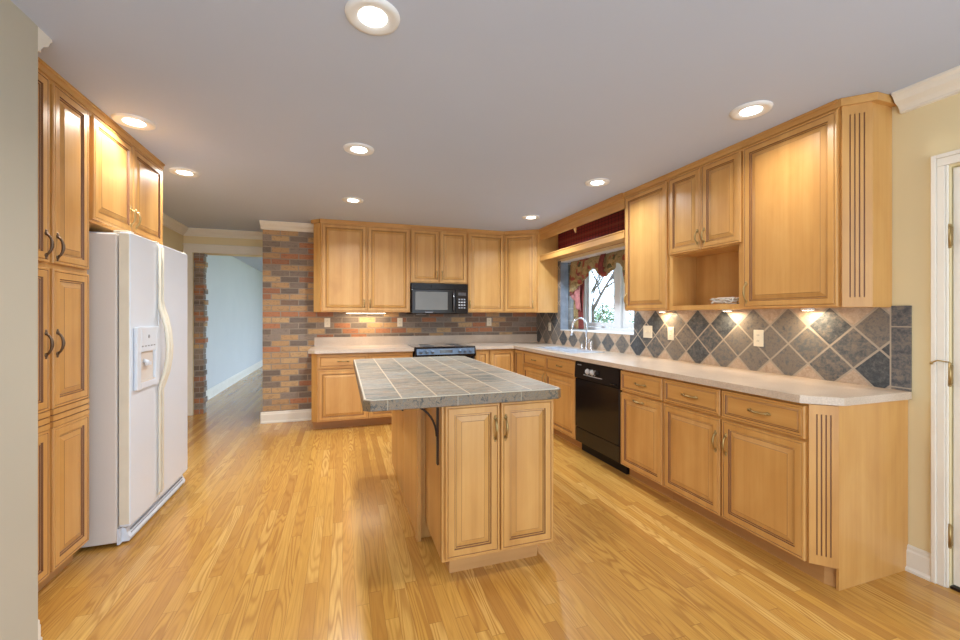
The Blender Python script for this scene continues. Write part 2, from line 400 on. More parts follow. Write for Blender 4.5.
struct(MB().box(XL-.15, XL, 2.1, 3.9, 0, CZ).obj('wall_left_behind', 'wall'), 'wall behind the pantry and refrigerator', 'wall')
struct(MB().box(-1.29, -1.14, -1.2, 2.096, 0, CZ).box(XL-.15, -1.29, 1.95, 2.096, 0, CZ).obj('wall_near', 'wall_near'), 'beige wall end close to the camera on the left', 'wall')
struct(MB().box(XL-.15, XL-.03, YD+.03, 12.4, 0, CZ).box(XL-.15, .4, 12.4, 12.55, 0, CZ).obj('wall_hall', 'wall_hall'), 'pale blue-grey hallway wall beyond the doorway', 'wall')

# brick stub just inside the doorway, brick by brick with a ragged edge
bs = MB(); zc = 0
while zc < CZ-.07:
    off = random.uniform(-.014, .014); sp_ = -1.86 if int(zc/.0725) % 2 else -1.80
    bs.box(-1.97, sp_-.004, YD+.035, YD+.165, zc, zc+.064).box(sp_+.004, -1.745+off, YD+.035, YD+.165+off*.5, zc, zc+.064)
    zc += .0725
bs.box(-1.97, -1.765, YD+.04, YD+.155, 0, CZ-.02, 1)
M['mortar'] = plain('grey_mortar', (.38, .35, .32), .9)
struct(bs.obj('wall_brick_end', ['brick', 'mortar'], bevel=.003), 'ragged brick wall end inside the doorway, left side', 'wall')

def crown(name, path_axis, p, a0, a1, out):          # p = wall plane, out = +1/-1 direction of projection
    o = out
    pr = [(p, CZ), (p+o*.085, CZ), (p+o*.085, CZ-.012), (p+o*.072, CZ-.022), (p+o*.06, CZ-.045), (p+o*.032, CZ-.062), (p+o*.018, CZ-.08), (p+o*.018, CZ-.092), (p, CZ-.095)]
    return struct(MB().extr(pr, path_axis, a0, a1).obj(name, 'trim'))
crown('trim_1', 'y', XW, -1.2, 1.345, -1)
crown('trim_2', 'x', YB, -.94, -.335, -1)
crown('trim_3', 'x', YD, XL, -.92, -1)
crown('trim_4', 'y', XL, 3.9, YD, 1)
crown('trim_5', 'x', 2.096, XL, -1.14, 1)
def basebd(name, axis, p, a0, a1, out, h=.13):
    o = out
    pr = [(p, 0), (p+o*.026, 0), (p+o*.026, .014), (p+o*.016, .024), (p+o*.016, h-.03), (p+o*.011, h-.022), (p+o*.011, h-.008), (p+o*.004, h), (p, h)]
    return struct(MB().extr(pr, axis, a0, a1).obj(name, 'trim'))
basebd('baseboard_right', 'y', XW, 1.225, 1.325, -1)
basebd('baseboard_brick', 'x', YB, -.94, -.345, -1, .135)
basebd('baseboard_hall', 'y', XL-.03, YD+.2, 12.4, 1, .15)
basebd('baseboard_near', 'x', 2.096, XL, -1.14, 1, .10)
# cased opening to the hall
cs = MB(); cs.box(-1.965, -1.862, YD-.022, YD, 0, 2.13).box(-1.965, -.92, YD-.022, YD, 2.13, 2.235).box(-1.975, -.92, YD-.03, YD, 2.225, 2.245)
struct(cs.obj('trim_6', 'trim', bevel=.004), 'white casing around the hallway opening', 'trim')

# door on the right wall with casing, hinges
d = struct(MB().box(XW+.012, XW+.052, DY0+.004, DY1-.006, .02, DH-.006).obj('door_1', 'trim'), 'white painted door at the right edge', 'door')
for (y0, y1) in ((.45, .72), (.79, 1.06)):
    for (z0, z1) in ((.22, .85), (1.0, 1.9)):
        MB().rings(-y1, -y0, z0, z1, [(0, .004, 0), (.0, 0, 0), (.012, -.004, 0), (.03, .004, 0), (.05, .004, 0), (.06, 0, 0)]).obj('door_panel', 'trim', d, (XW+.012, 0, 0), -PI/2)
for zc in (.25, 1.02, 1.68):
    h = MB().tube([(XW-.005, DY1-.001, zc-.05), (XW-.005, DY1-.001, zc+.05)], .0065, 10).box(XW-.001, XW+.011, DY1-.006, DY1+.016, zc-.045, zc+.045)
    for q in (-.053, .053): h.lathe([(.001, -.006), (.006, -.003), (.006, .003), (.001, .006)], (XW-.005, DY1-.001, zc+q), 10)
    h.obj('hinge', 'brass', d)
hp = MB().tube([(XW-.005, DY1-.001, 1.078), (XW-.035, DY1+.03, 1.085), (XW-.03, DY1+.055, 1.07)], .0035, 8).lathe([(.001, -.01), (.007, -.008), (.007, 0), (.001, .001)], (XW-.03, DY1+.057, 1.07), 10, axis='y')
hp.obj('hinge_door_stop', 'brass', d)
cs = MB()
def casing_prof(cs, y0, y1, z0, z1): cs.box(XW-.018, XW, y0, y1, z0, z1)
cs.box(XW-.018, XW, 1.176, 1.205, 0, 2.02).box(XW-.024, XW, 1.205, 1.224, 0, 2.078).box(XW-.013, XW, DY1+.003, 1.176, 0, 2.02)
cs.box(XW-.018, XW, .27, 1.205, 2.02, 2.058).box(XW-.024, XW, .265, 1.205, 2.058, 2.078).box(XW-.018, XW, .272, .33, 0, 2.02)
struct(cs.obj('trim_7', 'trim', bevel=.003), 'white casing around the right-hand door', 'trim')
struct(MB().box(XW-.002, XW+.08, DY0, DY1, 0, .012).obj('trim_8', 'iron'), 'dark threshold under the door', 'trim')

# ------------------------------------------------------------------ window
XG = 3.08
wn = struct(MB().box(XG, XG+.09, WY0, WY0+.06, WZ0, WZ1).box(XG, XG+.09, WY1-.06, WY1, WZ0, WZ1).box(XG, XG+.09, WY0+.06, WY1-.06, WZ0, WZ0+.045).box(XG, XG+.09, WY0+.06, WY1-.06, WZ1-.05, WZ1).box(XG-.005, XG+.09, 4.06, 4.16, WZ0+.045, WZ1-.05).obj('window_1', 'trimw', bevel=.003), 'white twin casement window over the sink', 'window')
for (a, b_) in ((3.475, 4.055), (4.165, 4.805)):
    sa = MB()
    sa.box(XG+.02, XG+.06, a, a+.055, WZ0+.05, WZ1-.055).box(XG+.02, XG+.06, b_-.055, b_, WZ0+.05, WZ1-.055)
    sa.box(XG+.02, XG+.06, a+.055, b_-.055, WZ0+.05, WZ0+.105).box(XG+.02, XG+.06, a+.055, b_-.055, WZ1-.11, WZ1-.055)
    so = sa.obj('sash', 'trimw', wn, bevel=.003)
    MB().box(XG+.038, XG+.044, a+.05, b_-.05, WZ0+.1, WZ1-.1).obj('pane', 'glass', so)
    yc_ = a+(b_-a)*.35
    MB().box(XG-.012, XG+.02, yc_-.03, yc_+.03, WZ0+.048, WZ0+.062).tube([(XG-.005, yc_, WZ0+.062), (XG-.02, yc_+.01, WZ0+.075), (XG-.025, yc_+.05, WZ0+.07)], .005, 6).obj('crank_handle', 'steel', wn)
struct(MB().box(XW-.012, XG, WY0+.002, WY1-.002, WZ0-.001, WZ0+.008).obj('window_sill', 'trimw', bevel=.002), 'white sill of the sink window', 'sill')
struct(MB().box(XW-.002, XG, WY0+.002, WY1-.002, WZ1-.012, WZ1+.0005).obj('trim_9', 'trimw'), 'white top reveal of the window recess', 'trim')
struct(MB().box(XW+.006, XG, WY1-.012, WY1-.001, WZ0+.008, WZ1-.012).obj('trim_10', 'reveal'), 'dark slate tiles lining the window recess', 'trim')
struct(MB().box(XW-.012, XW+.10, WY1-.016, WY1-.0125, WZ0+.008, WZ1-.012).box(XW-.012, XW-.001, WY1-.0125, WY1+.002, WZ0+.008, WZ1-.012).obj('trim_11', 'edge_tile_sheen'), 'edge tiles of the window recess, reflected daylight painted in pale blue-grey', 'trim')

# backsplash of diamond tiles on the right wall
t_ = .01
bk = MB().box(XW-t_, XW, 1.305, WY0, .914, 1.352).box(XW-t_, XW, WY0, WY1, .914, WZ0-.001).box(XW-t_, XW, WY1+.002, YB, .914, 2.03)
tag(bk.obj('tile_backsplash', 'diamond'), 'slate diamond tile backsplash running along the right-hand wall', 'backsplash')
tag(MB().box(XW-.008, XW, WY0-.19, 4.93, 2.055, 2.40).obj('plaid_wall_covering', 'plaid'), 'dark red plaid covering on wall above the window shelf', 'wall covering')

# ------------------------------------------------------------------ cabinet builders
def front(mb, x0, x1, z0, z1, y=0., t=.02, fw=.045, small=False, raise_=True):
    if small:
        rg = [(0, y, 0), (0, y-t+.004, 0), (.003, y-t, 0), (.010, y-t, 0), (.012, y-t+.003, 2), (.0145, y-t, 0), (.024, y-t, 0), (.0265, y-t+.0055, 1), (.031, y-t+.004, 0), (.034, y-t+.007, 2), (.0365, y-t+.005, 0)]
    else:
        rg = [(0, y, 0), (0, y-t+.004, 0), (.003, y-t, 0), (.011, y-t, 0), (.0135, y-t+.0035, 2), (.0165, y-t, 0), (fw, y-t, 0), (fw+.003, y-t+.007, 1), (fw+.009, y-t+.005, 0), (fw+.012, y-t+.009, 1), (fw+.016, y-t+.008, 0), (fw+.036, y-t+.002, 0), (fw+.038, y-t+.001, 2)]
    return mb.rings(x0, x1, z0, z1, rg)
def pull(parent, x, z, y, vertical=True, L=.10, mat='brass', fancy=True):
    m = MB(); n = 9
    pts = []
    for i in range(n):
        s_ = i/(n-1); a = (s_-.5)*L; o = -.023*math.sin(PI*s_)**.6 if 0 < s_ < 1 else 0
        pts.append((x, y+o, z+a) if vertical else (x+a, y+o, z))
    rr = [.0065, .005, .0055, .0065, .007, .0065, .0055, .005, .0065]
    m.tube(pts, rr, 8)
    for sgn in (-1, 1):
        c = (x, y, z+sgn*L/2) if vertical else (x+sgn*L/2, y, z)
        m.lathe([(.001, -.006), (.008, -.005), (.0095, -.002), (.0095, .0)], c, 12, axis='y')
        if fancy:
            c2 = (x, y, z+sgn*(L/2+.012)) if vertical else (x+sgn*(L/2+.012), y, z)
            m.lathe([(.001, -.004), (.005, -.003), (.006, 0)], c2, 10, axis='y')
    o = m.obj('handle', mat, parent); return o
def flutes(x0, x1, z0, z1, y=0., t=.012, n=4, end=.045, fwid=.006, xf=lambda x, y: (x, y)):
    """fluted pilaster strip facing -y; xf maps the cross-section"""
    mb = MB(); wd = x1-x0; pitch = wd*.62/(n); sx = x0+wd*.19+pitch/2
    xs = [x0]
    prof = [(x0, y), (x0, y-t)]; mats = []
    for i in range(n):
        c = sx+pitch*i
        prof += [(c-fwid/2, y-t), (c-fwid/2, y-t+.004), (c+fwid/2, y-t+.004), (c+fwid/2, y-t)]
    prof += [(x1, y-t), (x1, y)]
    P = [xf(*p_) for p_ in prof]; n_ = len(P)
    vs = [(a, b_, z0+end) for a, b_ in P]+[(a, b_, z1-end) for a, b_ in P]
    fs = []; ms = []
    for i in range(n_-1):
        fs.append((i, i+1, i+1+n_, i+n_)); r_ = (i-1) % 4
        ms.append(1 if 1 <= i < n_-2 and r_ == 2 else 0)
    mb.add(vs, fs, ms)
    q = [xf(*p_) for p_ in ((x0, y), (x0, y-t), (x1, y-t), (x1, y))]
    mb.prism(q, z0, z0+end).prism(q, z1-end, z1)
    return mb
def crownlet(x0, x1, z0=2.398, z1=CZ, y=0., x1y=None):
    m = MB(); m.box(x0, x1, y-.012, y, z0-.02, z0).box(x0, x1, y-.022, y, z0, z1-.012).box(x0, x1, y-.03, y, z1-.014, z1-.001)
    return m
def cab_doors(root, fronts, hm='brass'):
    # hm: pull finish
    for f in fronts:
        kd, x0, x1, z0, z1 = f[:5]; hd = f[5] if len(f) > 5 else None
        mb = MB()
        if kd == 'drawer': front(mb, x0, x1, z0, z1, small=True); o = mb.obj('drawer', ['maple_h', 'glaze', 'glaze_l'], root)
        elif kd == 'split':
            zm = f[6]; front(mb, x0, x1, z0, zm-.045); front(mb, x0, x1, zm+.045, z1)
            for q in range(3): mb.box(x0, x1, -.02, 0, zm-.045+.03*q+.003, zm-.045+.03*q+.027)
            mb.box(x0+.001, x1-.001, -.015, 0, zm-.046, zm+.046, 1)
            o = mb.obj('door', ['maple', 'glaze', 'glaze_l'], root)
        else: front(mb, x0, x1, z0, z1); o = mb.obj('door', ['maple', 'glaze', 'glaze_l'], root)
        if hd: pull(o, hd[1], hd[2], -.02, hd[0] == 'v', mat=hm, L=hd[3] if len(hd) > 3 else .10)
def base_cab(name, label, loc, rz, w, d, fronts, group, toe_w=None, z1=.876):
    r_ = thing(name, label, 'cabinet', loc, rz, group)
    if name == 'sink_cabinet': MB().box(0, w, 0, .02, .10, z1).box(0, w, d-.012, d, .10, z1).box(0, .018, .02, d-.012, .10, z1).box(w-.018, w, .02, d-.012, .10, z1).box(.018, w-.018, .02, d-.012, .10, .12).obj('carcass', 'maple', r_)
    else: MB().box(0, w, 0, d, .10, z1).obj('carcass', 'maple', r_)
    MB().box(0, toe_w or w, .07, d, 0, .10).obj('toe_kick', 'toe', r_)
    cab_doors(r_, fronts); return r_
def wall_cab(name, label, loc, rz, w, d, z0, z1, fronts, group, crn=True, x0c=0., x1c=None):
    r_ = thing(name, label, 'cabinet', loc, rz, group)
    MB().box(0, w, 0, d, z0, z1).obj('carcass', 'maple', r_)
    if crn: crownlet(x0c, w if x1c is None else x1c).obj('crown_moulding', 'maple_h', r_)
    cab_doors(r_, fronts); return r_

G1 = 'base cabinets of the right-hand run'; G2 = 'wall cabinets of the right-hand run'
G3 = 'base cabinets of the back run'; G4 = 'wall cabinets of the back run'
XF = 2.149; RZ = -PI/2
ZB, ZT = .105, .86; ZD0, ZD1 = .70, .685
def rb(y_hi): return (XF, y_hi, 0)
D_ = XW-.002-XF
# three cabinets right of the dishwasher (local x runs towards the camera)
w1 = 2.815-2.348
base_cab('base_cabinet', 'base cabinet right of the dishwasher with horizontal pulls on drawer and door', rb(2.815), RZ, w1-.001, D_,
         [('drawer', .004, w1-.006, ZD0, ZT, ('h', w1/2, .78)), ('door', .004, w1-.006, ZB, ZD1, ('h', w1/2-.02, .645))], G1)
w2 = 2.348-1.880
base_cab('base_cabinet', 'base cabinet with drawer and door, second from the fluted end panel', rb(2.348), RZ, w2-.001, D_,
         [('drawer', .006, w2-.006, ZD0, ZT, ('h', w2/2, .78)), ('door', .006, w2-.006, ZB, ZD1, ('v', w2-.035, .545))], G1)
w3 = 1.880-1.409
r_ = thing('base_cabinet', 'base cabinet at the run end with fluted angled corner', 'cabinet', rb(1.880), RZ, G1)
ch = .084
MB().prism([(0, 0), (w3+.003, 0), (w3+ch, ch-.006), (w3+ch, D_), (0, D_)], .10, .876).obj('carcass', 'maple', r_)
MB().prism([(0, .07), (w3+.03, .07), (w3+ch-.007, ch+.012), (w3+ch-.008, D_), (0, D_)], 0, .10).obj('toe_kick', 'toe', r_)
MB().box(w3+ch-.006, w3+ch+.006, ch-.008, D_, 0, .876).obj('end_panel', 'maple', r_)
s45 = math.sqrt(.5)
flutes(0, .113, .105, .872, 0., .012, xf=lambda x, y: (w3+.004+x*s45-y*s45, x*s45+y*s45)).obj('fluted_pilaster', ['maple', 'glaze'], r_)
cab_doors(r_, [('drawer', .006, w3-.002, ZD0, ZT, ('h', w3/2, .78)), ('door', .006, w3-.002, ZB, ZD1, ('v', .035, .545))])
# sink base and corner
wS = 4.712-3.503
mid = 4.712-4.115
base_cab('sink_cabinet', 'sink base cabinet below the window with two false drawers and two doors', rb(4.712), RZ, wS, D_,
         [('drawer', .006, mid-.006, ZD0, ZT, ('h', mid/2, .78)), ('drawer', mid+.006, wS-.006, ZD0, ZT, ('h', (mid+wS)/2, .78)),
          ('door', .006, mid-.004, ZB, ZD1, ('v', mid-.035, .60)), ('door', mid+.004, wS-.006, ZB, ZD1, ('v', mid+.035, .60))], G1)
YF = 5.0     # face-frame plane of the back base run
r_ = thing('corner_cabinet', 'corner base cabinet with two narrow doors meeting at the inside corner', 'cabinet', (1.785, YF, 0), 0, G3)
MB().prism([(0, 0), (XF-1.785, 0), (XF-1.785, -.285), (XW-.002-1.785, -.285), (XW-.002-1.785, YB-.002-YF), (0, YB-.002-YF)], .10, .876).obj('carcass', 'maple', r_)
MB().prism([(0, .07), (XF-1.785+.07, .07), (XF-1.785+.07, -.285), (XW-.002-1.785, -.285), (XW-.002-1.785, YB-.002-YF), (0, YB-.002-YF)], 0, .10).obj('toe_kick', 'toe', r_)
cab_doors(r_, [('door', .01, XF-1.785-.024, ZB, ZT)])
MB().rings(.006, .255, ZB, ZT, [(0, 0, 0), (0, -.016, 0), (.003, -.02, 0), (.03, -.02, 0), (.033, -.013, 1), (.04, -.015, 0), (.043, -.011, 1), (.065, -.019, 0)]).obj('door', ['maple', 'glaze'], r_, (XF-1.785, -.02, 0), RZ)
base_cab('base_cabinet', 'narrow base cabinet immediately right of the range', (1.588, YF, 0), 0, .195, YB-.002-YF,
         [('door', .006, .189, ZB, ZT)], G3)
# left part of the back run
wl = .81+.27
r_ = thing('base_cabinet', 'base cabinet left of the range with angled left corner', 'cabinet', (-.272, YF, 0), 0, G3)
MB().prism([(0, 0), (wl-.003, 0), (wl-.003, YB-.002-YF), (-.062, YB-.002-YF), (-.062, .062)], .10, .876).obj('carcass', 'maple', r_)
MB().box(-.05, wl-.003, .09, YB-.002-YF, 0, .10).obj('toe_kick', 'toe', r_)
flutes(0, .082, .105, .872, 0., .008, n=1, fwid=.004, xf=lambda x, y: (-.058+x*s45+y*s45, .058-x*s45+y*s45)).obj('fluted_pilaster', ['maple', 'glaze_l'], r_)
h2 = .555
cab_doors(r_, [('drawer', .006, h2-.006, ZD0, ZT, ('h', h2/2, .78)), ('drawer', h2+.006, wl-.008, ZD0, ZT, ('h', (h2+wl)/2, .78)),
               ('door', .006, h2-.006, ZB, ZD1, ('v', h2-.035, .6)), ('door', h2+.006, wl-.008, ZB, ZD1, ('v', h2+.035, .6))])

# --- back wall cabinets
YU = 5.21; DU = YB-.002-YU; UB, UT = 1.345, 2.392
r_ = thing('wall_cabinet', 'two-door wall cabinet at left with an angled side, beside the brick pier', 'cabinet', (-.242, YU, 0), 0, G4)
wA = .806+.242
MB().prism([(0, 0), (wA-.001, 0), (wA-.001, DU), (-.085, DU), (-.085, .085)], UB, 2.40).obj('carcass', 'maple', r_)
flutes(0, .112, UB+.004, 2.392, 0., .008, n=1, fwid=.004, xf=lambda x, y: (-.08+x*s45+y*s45, .08-x*s45+y*s45)).obj('fluted_pilaster', ['maple', 'glaze_l'], r_)
crownlet(-.01, wA-.001).prism([(-.01, 0), (-.02, -.022), (-.115, .075), (-.10, .10)], 2.398, CZ-.002).obj('crown_moulding', 'maple_h', r_)
cab_doors(r_, [('door', .006, wA/2-.004, UB+.004, UT, ('v', wA/2-.035, 1.45, .085)), ('door', wA/2+.004, wA-.006, UB+.004, UT, ('v', wA/2+.035, 1.45, .085))], 'brass')
wB = 1.551-.806
wall_cab('wall_cabinet', 'short two-door wall cabinet above the microwave', (.806, YU, 0), 0, wB-.001, DU, 1.715, 2.40,
         [('door', .006, wB/2-.004, 1.72, UT, ('v', wB/2-.035, 1.82, .085)), ('door', wB/2+.004, wB-.006, 1.72, UT, ('v', wB/2+.035, 1.82, .085))], G4)
wC = 2.072-1.551
wall_cab('wall_cabinet', 'single-door wall cabinet between microwave and corner', (1.551, YU, 0), 0, wC-.001, DU, UB, 2.40,
         [('door', .008, wC-.008, UB+.004, UT, ('v', .035, 1.45, .085))], G4)
# diagonal corner wall cabinet
ax, ay, bx_, by_ = 2.072, YU, 2.440, 4.955
r_ = thing('wall_cabinet', 'corner wall cabinet with one angled door beside the window', 'cabinet', (0, 0, 0), 0, G4)
MB().prism([(ax, ay), (bx_, by_), (bx_, 4.935), (XW-.012, 4.935), (XW-.012, YB-.002), (ax, YB-.002)], UB, 2.40).obj('carcass', 'maple', r_)
L_ = math.hypot(bx_-ax, by_-ay); an = math.atan2(by_-ay, bx_-ax)
dr = MB(); front(dr, .008, L_-.012, UB+.004, UT)
dr = dr.obj('door', ['maple', 'glaze', 'glaze_l'], r_, (ax, ay, 0), an); pull(dr, L_-.05, 1.45, -.02, True, .085)
crownlet(0, L_+.02).obj('crown_moulding', 'maple_h', r_, (ax, ay, 0), an)

# --- right wall cabinets
XU = 2.497; DR = XW-.002-XU
def ru(y): return (XU, y, 0)
wE = 3.216-2.680
wall_cab('wall_cabinet', 'single-door wall cabinet directly right of the window', ru(3.216), RZ, wE-.001, DR, UB, 2.40,
         [('door', .006, wE-.010, UB+.004, UT, ('v', .03, 1.45, .09))], G2)
wG = 2.680-2.028
r_ = thing('wall_cabinet', 'small two-door wall cabinet with an open cubby below', 'cabinet', ru(2.680), RZ, G2)
MB().box(0, wG-.001, 0, DR, 1.775, 2.40).box(0, .035, 0, DR, UB, 1.775).box(wG-.036, wG-.001, 0, DR, UB, 1.775).box(.035, wG-.036, DR-.012, DR, UB, 1.775).box(.035, wG-.036, 0, DR-.012, UB, UB+.035).obj('carcass', 'maple', r_)
crownlet(0, wG-.001).obj('crown_moulding', 'maple_h', r_)
cab_doors(r_, [('door', .010, wG/2-.003, 1.785, UT, ('v', wG/2-.03, 1.88, .085)), ('door', wG/2+.003, wG-.010, 1.785, UT, ('v', wG/2+.03, 1.88, .085))])
wH = 2.028-1.474
r_ = thing('wall_cabinet', 'large single-door wall cabinet with fluted angled end, nearest the door', 'cabinet', ru(2.028), RZ, G2)
cu = .088
MB().prism([(0, 0), (wH+.003, 0), (wH+cu+.002, cu), (wH+cu+.002, DR), (0, DR)], UB, 2.40).obj('carcass', 'maple', r_)
flutes(0, .122, UB+.002, 2.40, 0., .012, end=.05, xf=lambda x, y: (wH+.004+x*s45-y*s45, x*s45+y*s45)).obj('fluted_pilaster', ['maple', 'glaze'], r_)
crownlet(0, wH).prism([(wH, 0), (wH, -.022), (wH+.016, -.022), (wH+cu+.03, cu-.008), (wH+cu+.03, DR), (wH+cu, DR), (wH+cu, cu)], 2.398, CZ-.002).obj('crown_moulding', 'maple_h', r_)
cab_doors(r_, [('door', .008, wH-.004, UB+.004, UT, ('v', .032, 1.45, .11))])

# --- shelf and boards bridging over the window
r_ = thing('window_shelf', 'maple shelf and top board bridging the cabinets over the window', 'shelf', (XU-.02, 4.934, 0), RZ)
wv = 4.934-3.217
MB().box(0, wv, 0, .018, 2.295, 2.40).obj('top_board', 'maple_h', r_)
crownlet(-.012, wv).obj('crown_moulding', 'maple_h', r_)
MB().box(0, wv, 0, XW-.012-XU+.018, 2.055, 2.073).obj('shelf_board', 'maple_h', r_)
MB().box(0, wv, -.004, .014, 2.02, 2.095).box(0, wv, -.012, -.003, 2.083, 2.095).box(0, wv, -.01, -.003, 2.02, 2.034).obj('shelf_rail', 'maple_h', r_, bevel=.002)
MB().add([(.81, .004, 2.295), (.87, .004, 2.295), (.86, .004, 2.235), (.81, .016, 2.295), (.87, .016, 2.295), (.86, .016, 2.235)], [(0, 1, 2), (5, 4, 3), (0, 3, 4, 1), (1, 4, 5, 2), (2, 5, 3, 0)]).obj('bracket', 'maple', r_)

# --- pantry and over-refrigerator cabinet on the left
LZ = PI/2; XP = -1.30
def lf(y): return (XP, y, 0)
y0p, yp1, yp2 = 2.13, 2.445, 2.765
wp = yp2-y0p
r_ = thing('pantry_cabinet', 'tall two-door pantry cabinet left of the refrigerator, bronze pulls', 'cabinet', lf(y0p), LZ)
dp_ = XP-(XL+.002)
MB().box(0, wp, 0, dp_, .10, 2.40).obj('carcass', 'maple', r_)
MB().box(0, wp, .06, dp_, 0, .10).obj('toe_kick', 'toe', r_)
crownlet(0, wp).obj('crown_moulding', 'maple_h', r_)
m_ = yp1-y0p
cab_doors(r_, [('door', .006, m_-.012, 1.545, UT, ('v', m_-.04, 1.625)), ('door', m_+.012, wp-.02, 1.545, UT, ('v', m_+.04, 1.625)),
               ('split', .006, m_-.012, .105, 1.52, ('v', m_-.04, 1.17), .82), ('split', m_+.012, wp-.02, .105, 1.52, ('v', m_+.04, 1.17), .82)], 'bronze')
wo = 3.70-2.765
wall_cab('wall_cabinet', 'two-door cabinet mounted above the refrigerator', lf(2.766), LZ, wo, dp_, 1.81, 2.40,
         [('door', .02, wo/2-.006, 1.825, UT, ('v', wo/2-.035, 1.93)), ('door', wo/2+.006, wo-.008, 1.825, UT, ('v', wo/2+.035, 1.93))], 'cabinets on the left wall')

# ------------------------------------------------------------------ worktops
zt0, zt1 = .8765, .914
XE = XF-.045; YE = YF-.045
sx0, sx1, sy0, sy1 = 2.225, 2.60, 3.72, 4.56      # sink cut-out
top = MB()
# right leg split round the sink
top.prism([(XE, 1.415), (XE+.125, 1.300), (XW-.0105, 1.300), (XW-.0105, sy0), (XE, sy0)], zt0, zt1)
top.box(XE, sx0, sy0, sy1, zt0, zt1).box(sx1, XW-.0105, sy0, sy1, zt0, zt1)
top.prism([(XE, sy1), (XW-.0105, sy1), (XW-.0105, YB-.001), (1.585, YB-.001), (1.585, YE), (XE, YE)], zt0, zt1)
top.box(.8125, XW-.012, YB-.022, YB-.001, zt1-.02, 1.03)
tag(top.obj('worktop', 'laminate'), 'beige laminate L-shaped worktop under the window and round the corner', 'worktop', 'laminate worktops')
top = MB().prism([(-.295, YE), (.812, YE), (.812, YB-.001), (-.37, YB-.001), (-.37, YE+.075)], zt0, zt1).box(-.335, .812, YB-.022, YB-.001, zt1, 1.03)
tag(top.obj('worktop', 'laminate'), 'beige laminate worktop left of the range with low upstand', 'worktop', 'laminate worktops')

# ------------------------------------------------------------------ sink and faucet
r_ = thing('sink', 'double-bowl metal sink set in the worktop under the window', 'sink', (0, 0, 0))
sk = MB(); e = .02; ym = (sy0+sy1)/2
sk.box(sx0-e, sx1+.01, sy0-e, sy0+.015, zt1, zt1+.007).box(sx0-e, sx1+.01, sy1-.015, sy1+e, zt1, zt1+.007).box(sx0-e, sx0+.015, sy0+.015, sy1-.015, zt1, zt1+.007).box(sx1-.06, sx1+.01, sy0+.015, sy1-.015, zt1, zt1+.007).box(sx0+.015, sx1-.06, ym-.015, ym+.015, zt1, zt1+.007)
sk.obj('rim', 'steel', r_, bevel=.003)
for (a, b_) in ((sy0+.012, ym-.012), (ym+.012, sy1-.012)):
    X0, X1 = sx0+.012, sx1-.058; z_ = .74
    o_ = MB().box(X0, X0+.004, a, b_, z_, zt1).box(X1-.004, X1, a, b_, z_, zt1).box(X0, X1, a, a+.004, z_, zt1).box(X0, X1, b_-.004, b_, z_, zt1).box(X0, X1, a, b_, z_-.004, z_)
    o_.obj('bowl', 'steel', r_)
    MB().lathe([(.04, 0), (.04, .004), (.02, .003)], ((X0+X1)/2, (a+b_)/2, z_), 16).obj('drain', 'chrome', r_)
fz_ = zt1+.001
f = thing('faucet', 'tall chrome gooseneck faucet behind the sink', 'faucet', (2.655, 4.12, fz_))
MB().lathe([(.028, 0), (.028, .006), (.022, .015), (.016, .03), (.014, .12), (.012, .14)], (0, 0, 0), 20).obj('base', 'chrome', f)
pts = [(0, 0, .13), (0, 0, .27)]+[(-.09+.09*math.cos(a), 0, .27+.09*math.sin(a)) for a in [PI*i/12 for i in range(1, 12)]]+[(-.185, 0, .26), (-.19, 0, .225)]
MB().tube(pts, .0105, 12).obj('spout', 'chrome', f)
MB().tube([(-.19, 0, .228), (-.192, 0, .20), (-.194, 0, .165)], [.012, .016, .015], 12).obj('spray_head', 'chrome', f)
MB().tube([(0, .005, .075), (0, -.05, .09), (0, -.075, .12)], [.009, .007, .006], 8).obj('lever', 'chrome', f)
s_ = thing('soap_dispenser', 'chrome soap dispenser standing right of the faucet', 'dispenser', (2.655, 4.02, fz_))
MB().lathe([(.022, 0), (.022, .004), (.017, .01), (.017, .085), (.012, .095), (.006, .10), (.006, .115)], (0, 0, 0), 16).obj('body', 'chrome', s_)
MB().tube([(0, 0, .112), (-.03, 0, .115), (-.045, 0, .108)], [.007, .006, .004], 8).obj('nozzle', 'chrome', s_)
s_ = thing('air_gap_cap', 'short chrome cap standing left of the faucet', 'faucet cap', (2.655, 4.215, fz_))
MB().lathe([(.024, 0), (.024, .004), (.018, .008), (.018, .05), (.014, .06), (.001, .063)], (0, 0, 0), 16).obj('cap', 'chrome', s_)

# ------------------------------------------------------------------ dishwasher
dw0, dw1 = 2.822, 3.496; wd = dw1-dw0
r_ = thing('dishwasher', 'black dishwasher with control dials between the base cabinets', 'dishwasher', (XF, dw1, 0), RZ)
MB().box(.004, wd-.004, 0, D_-.01, .10, .868).obj('body', 'black_s', r_)
MB().box(.004, wd-.004, .05, .10, .005, .10).obj('toe_panel', 'black_s', r_)
MB().box(.006, wd-.006, -.022, 0, .245, .705).obj('door', 'black', r_, bevel=.004)
MB().box(.006, wd-.006, -.018, 0, .105, .238).obj('lower_panel', 'black', r_, bevel=.003)
cp = MB().extr([(0, .71), (-.030, .712), (-.030, .73), (-.024, .80), (-.018, .862), (0, .866)], 'x', .006, wd-.006).obj('control_panel', 'black_s', r_)
ov = MB(); 
for j in range(3):
    c = wd*.33+j*.075
    MB().lathe([(.027, 0), (.027, -.006), (.017, -.018), (.001, -.019)], (c, -.026, .79), 20, axis='y').obj('dial', 'knob_w' if j < 2 else 'black_s', cp)
for j in range(2): MB().box(wd*.33+.038+j*.075, wd*.33+.043+j*.075, -.031, -.024, .765, .815).obj('divider', 'knob_w', cp)
MB().box(wd*.23, wd*.66, -.0285, -.02, .752, .757).obj('dial_trim', 'knob_w', cp)
MB().box(.05, .11, -.0265, -.018, .835, .842).obj('marking', 'ink', cp)
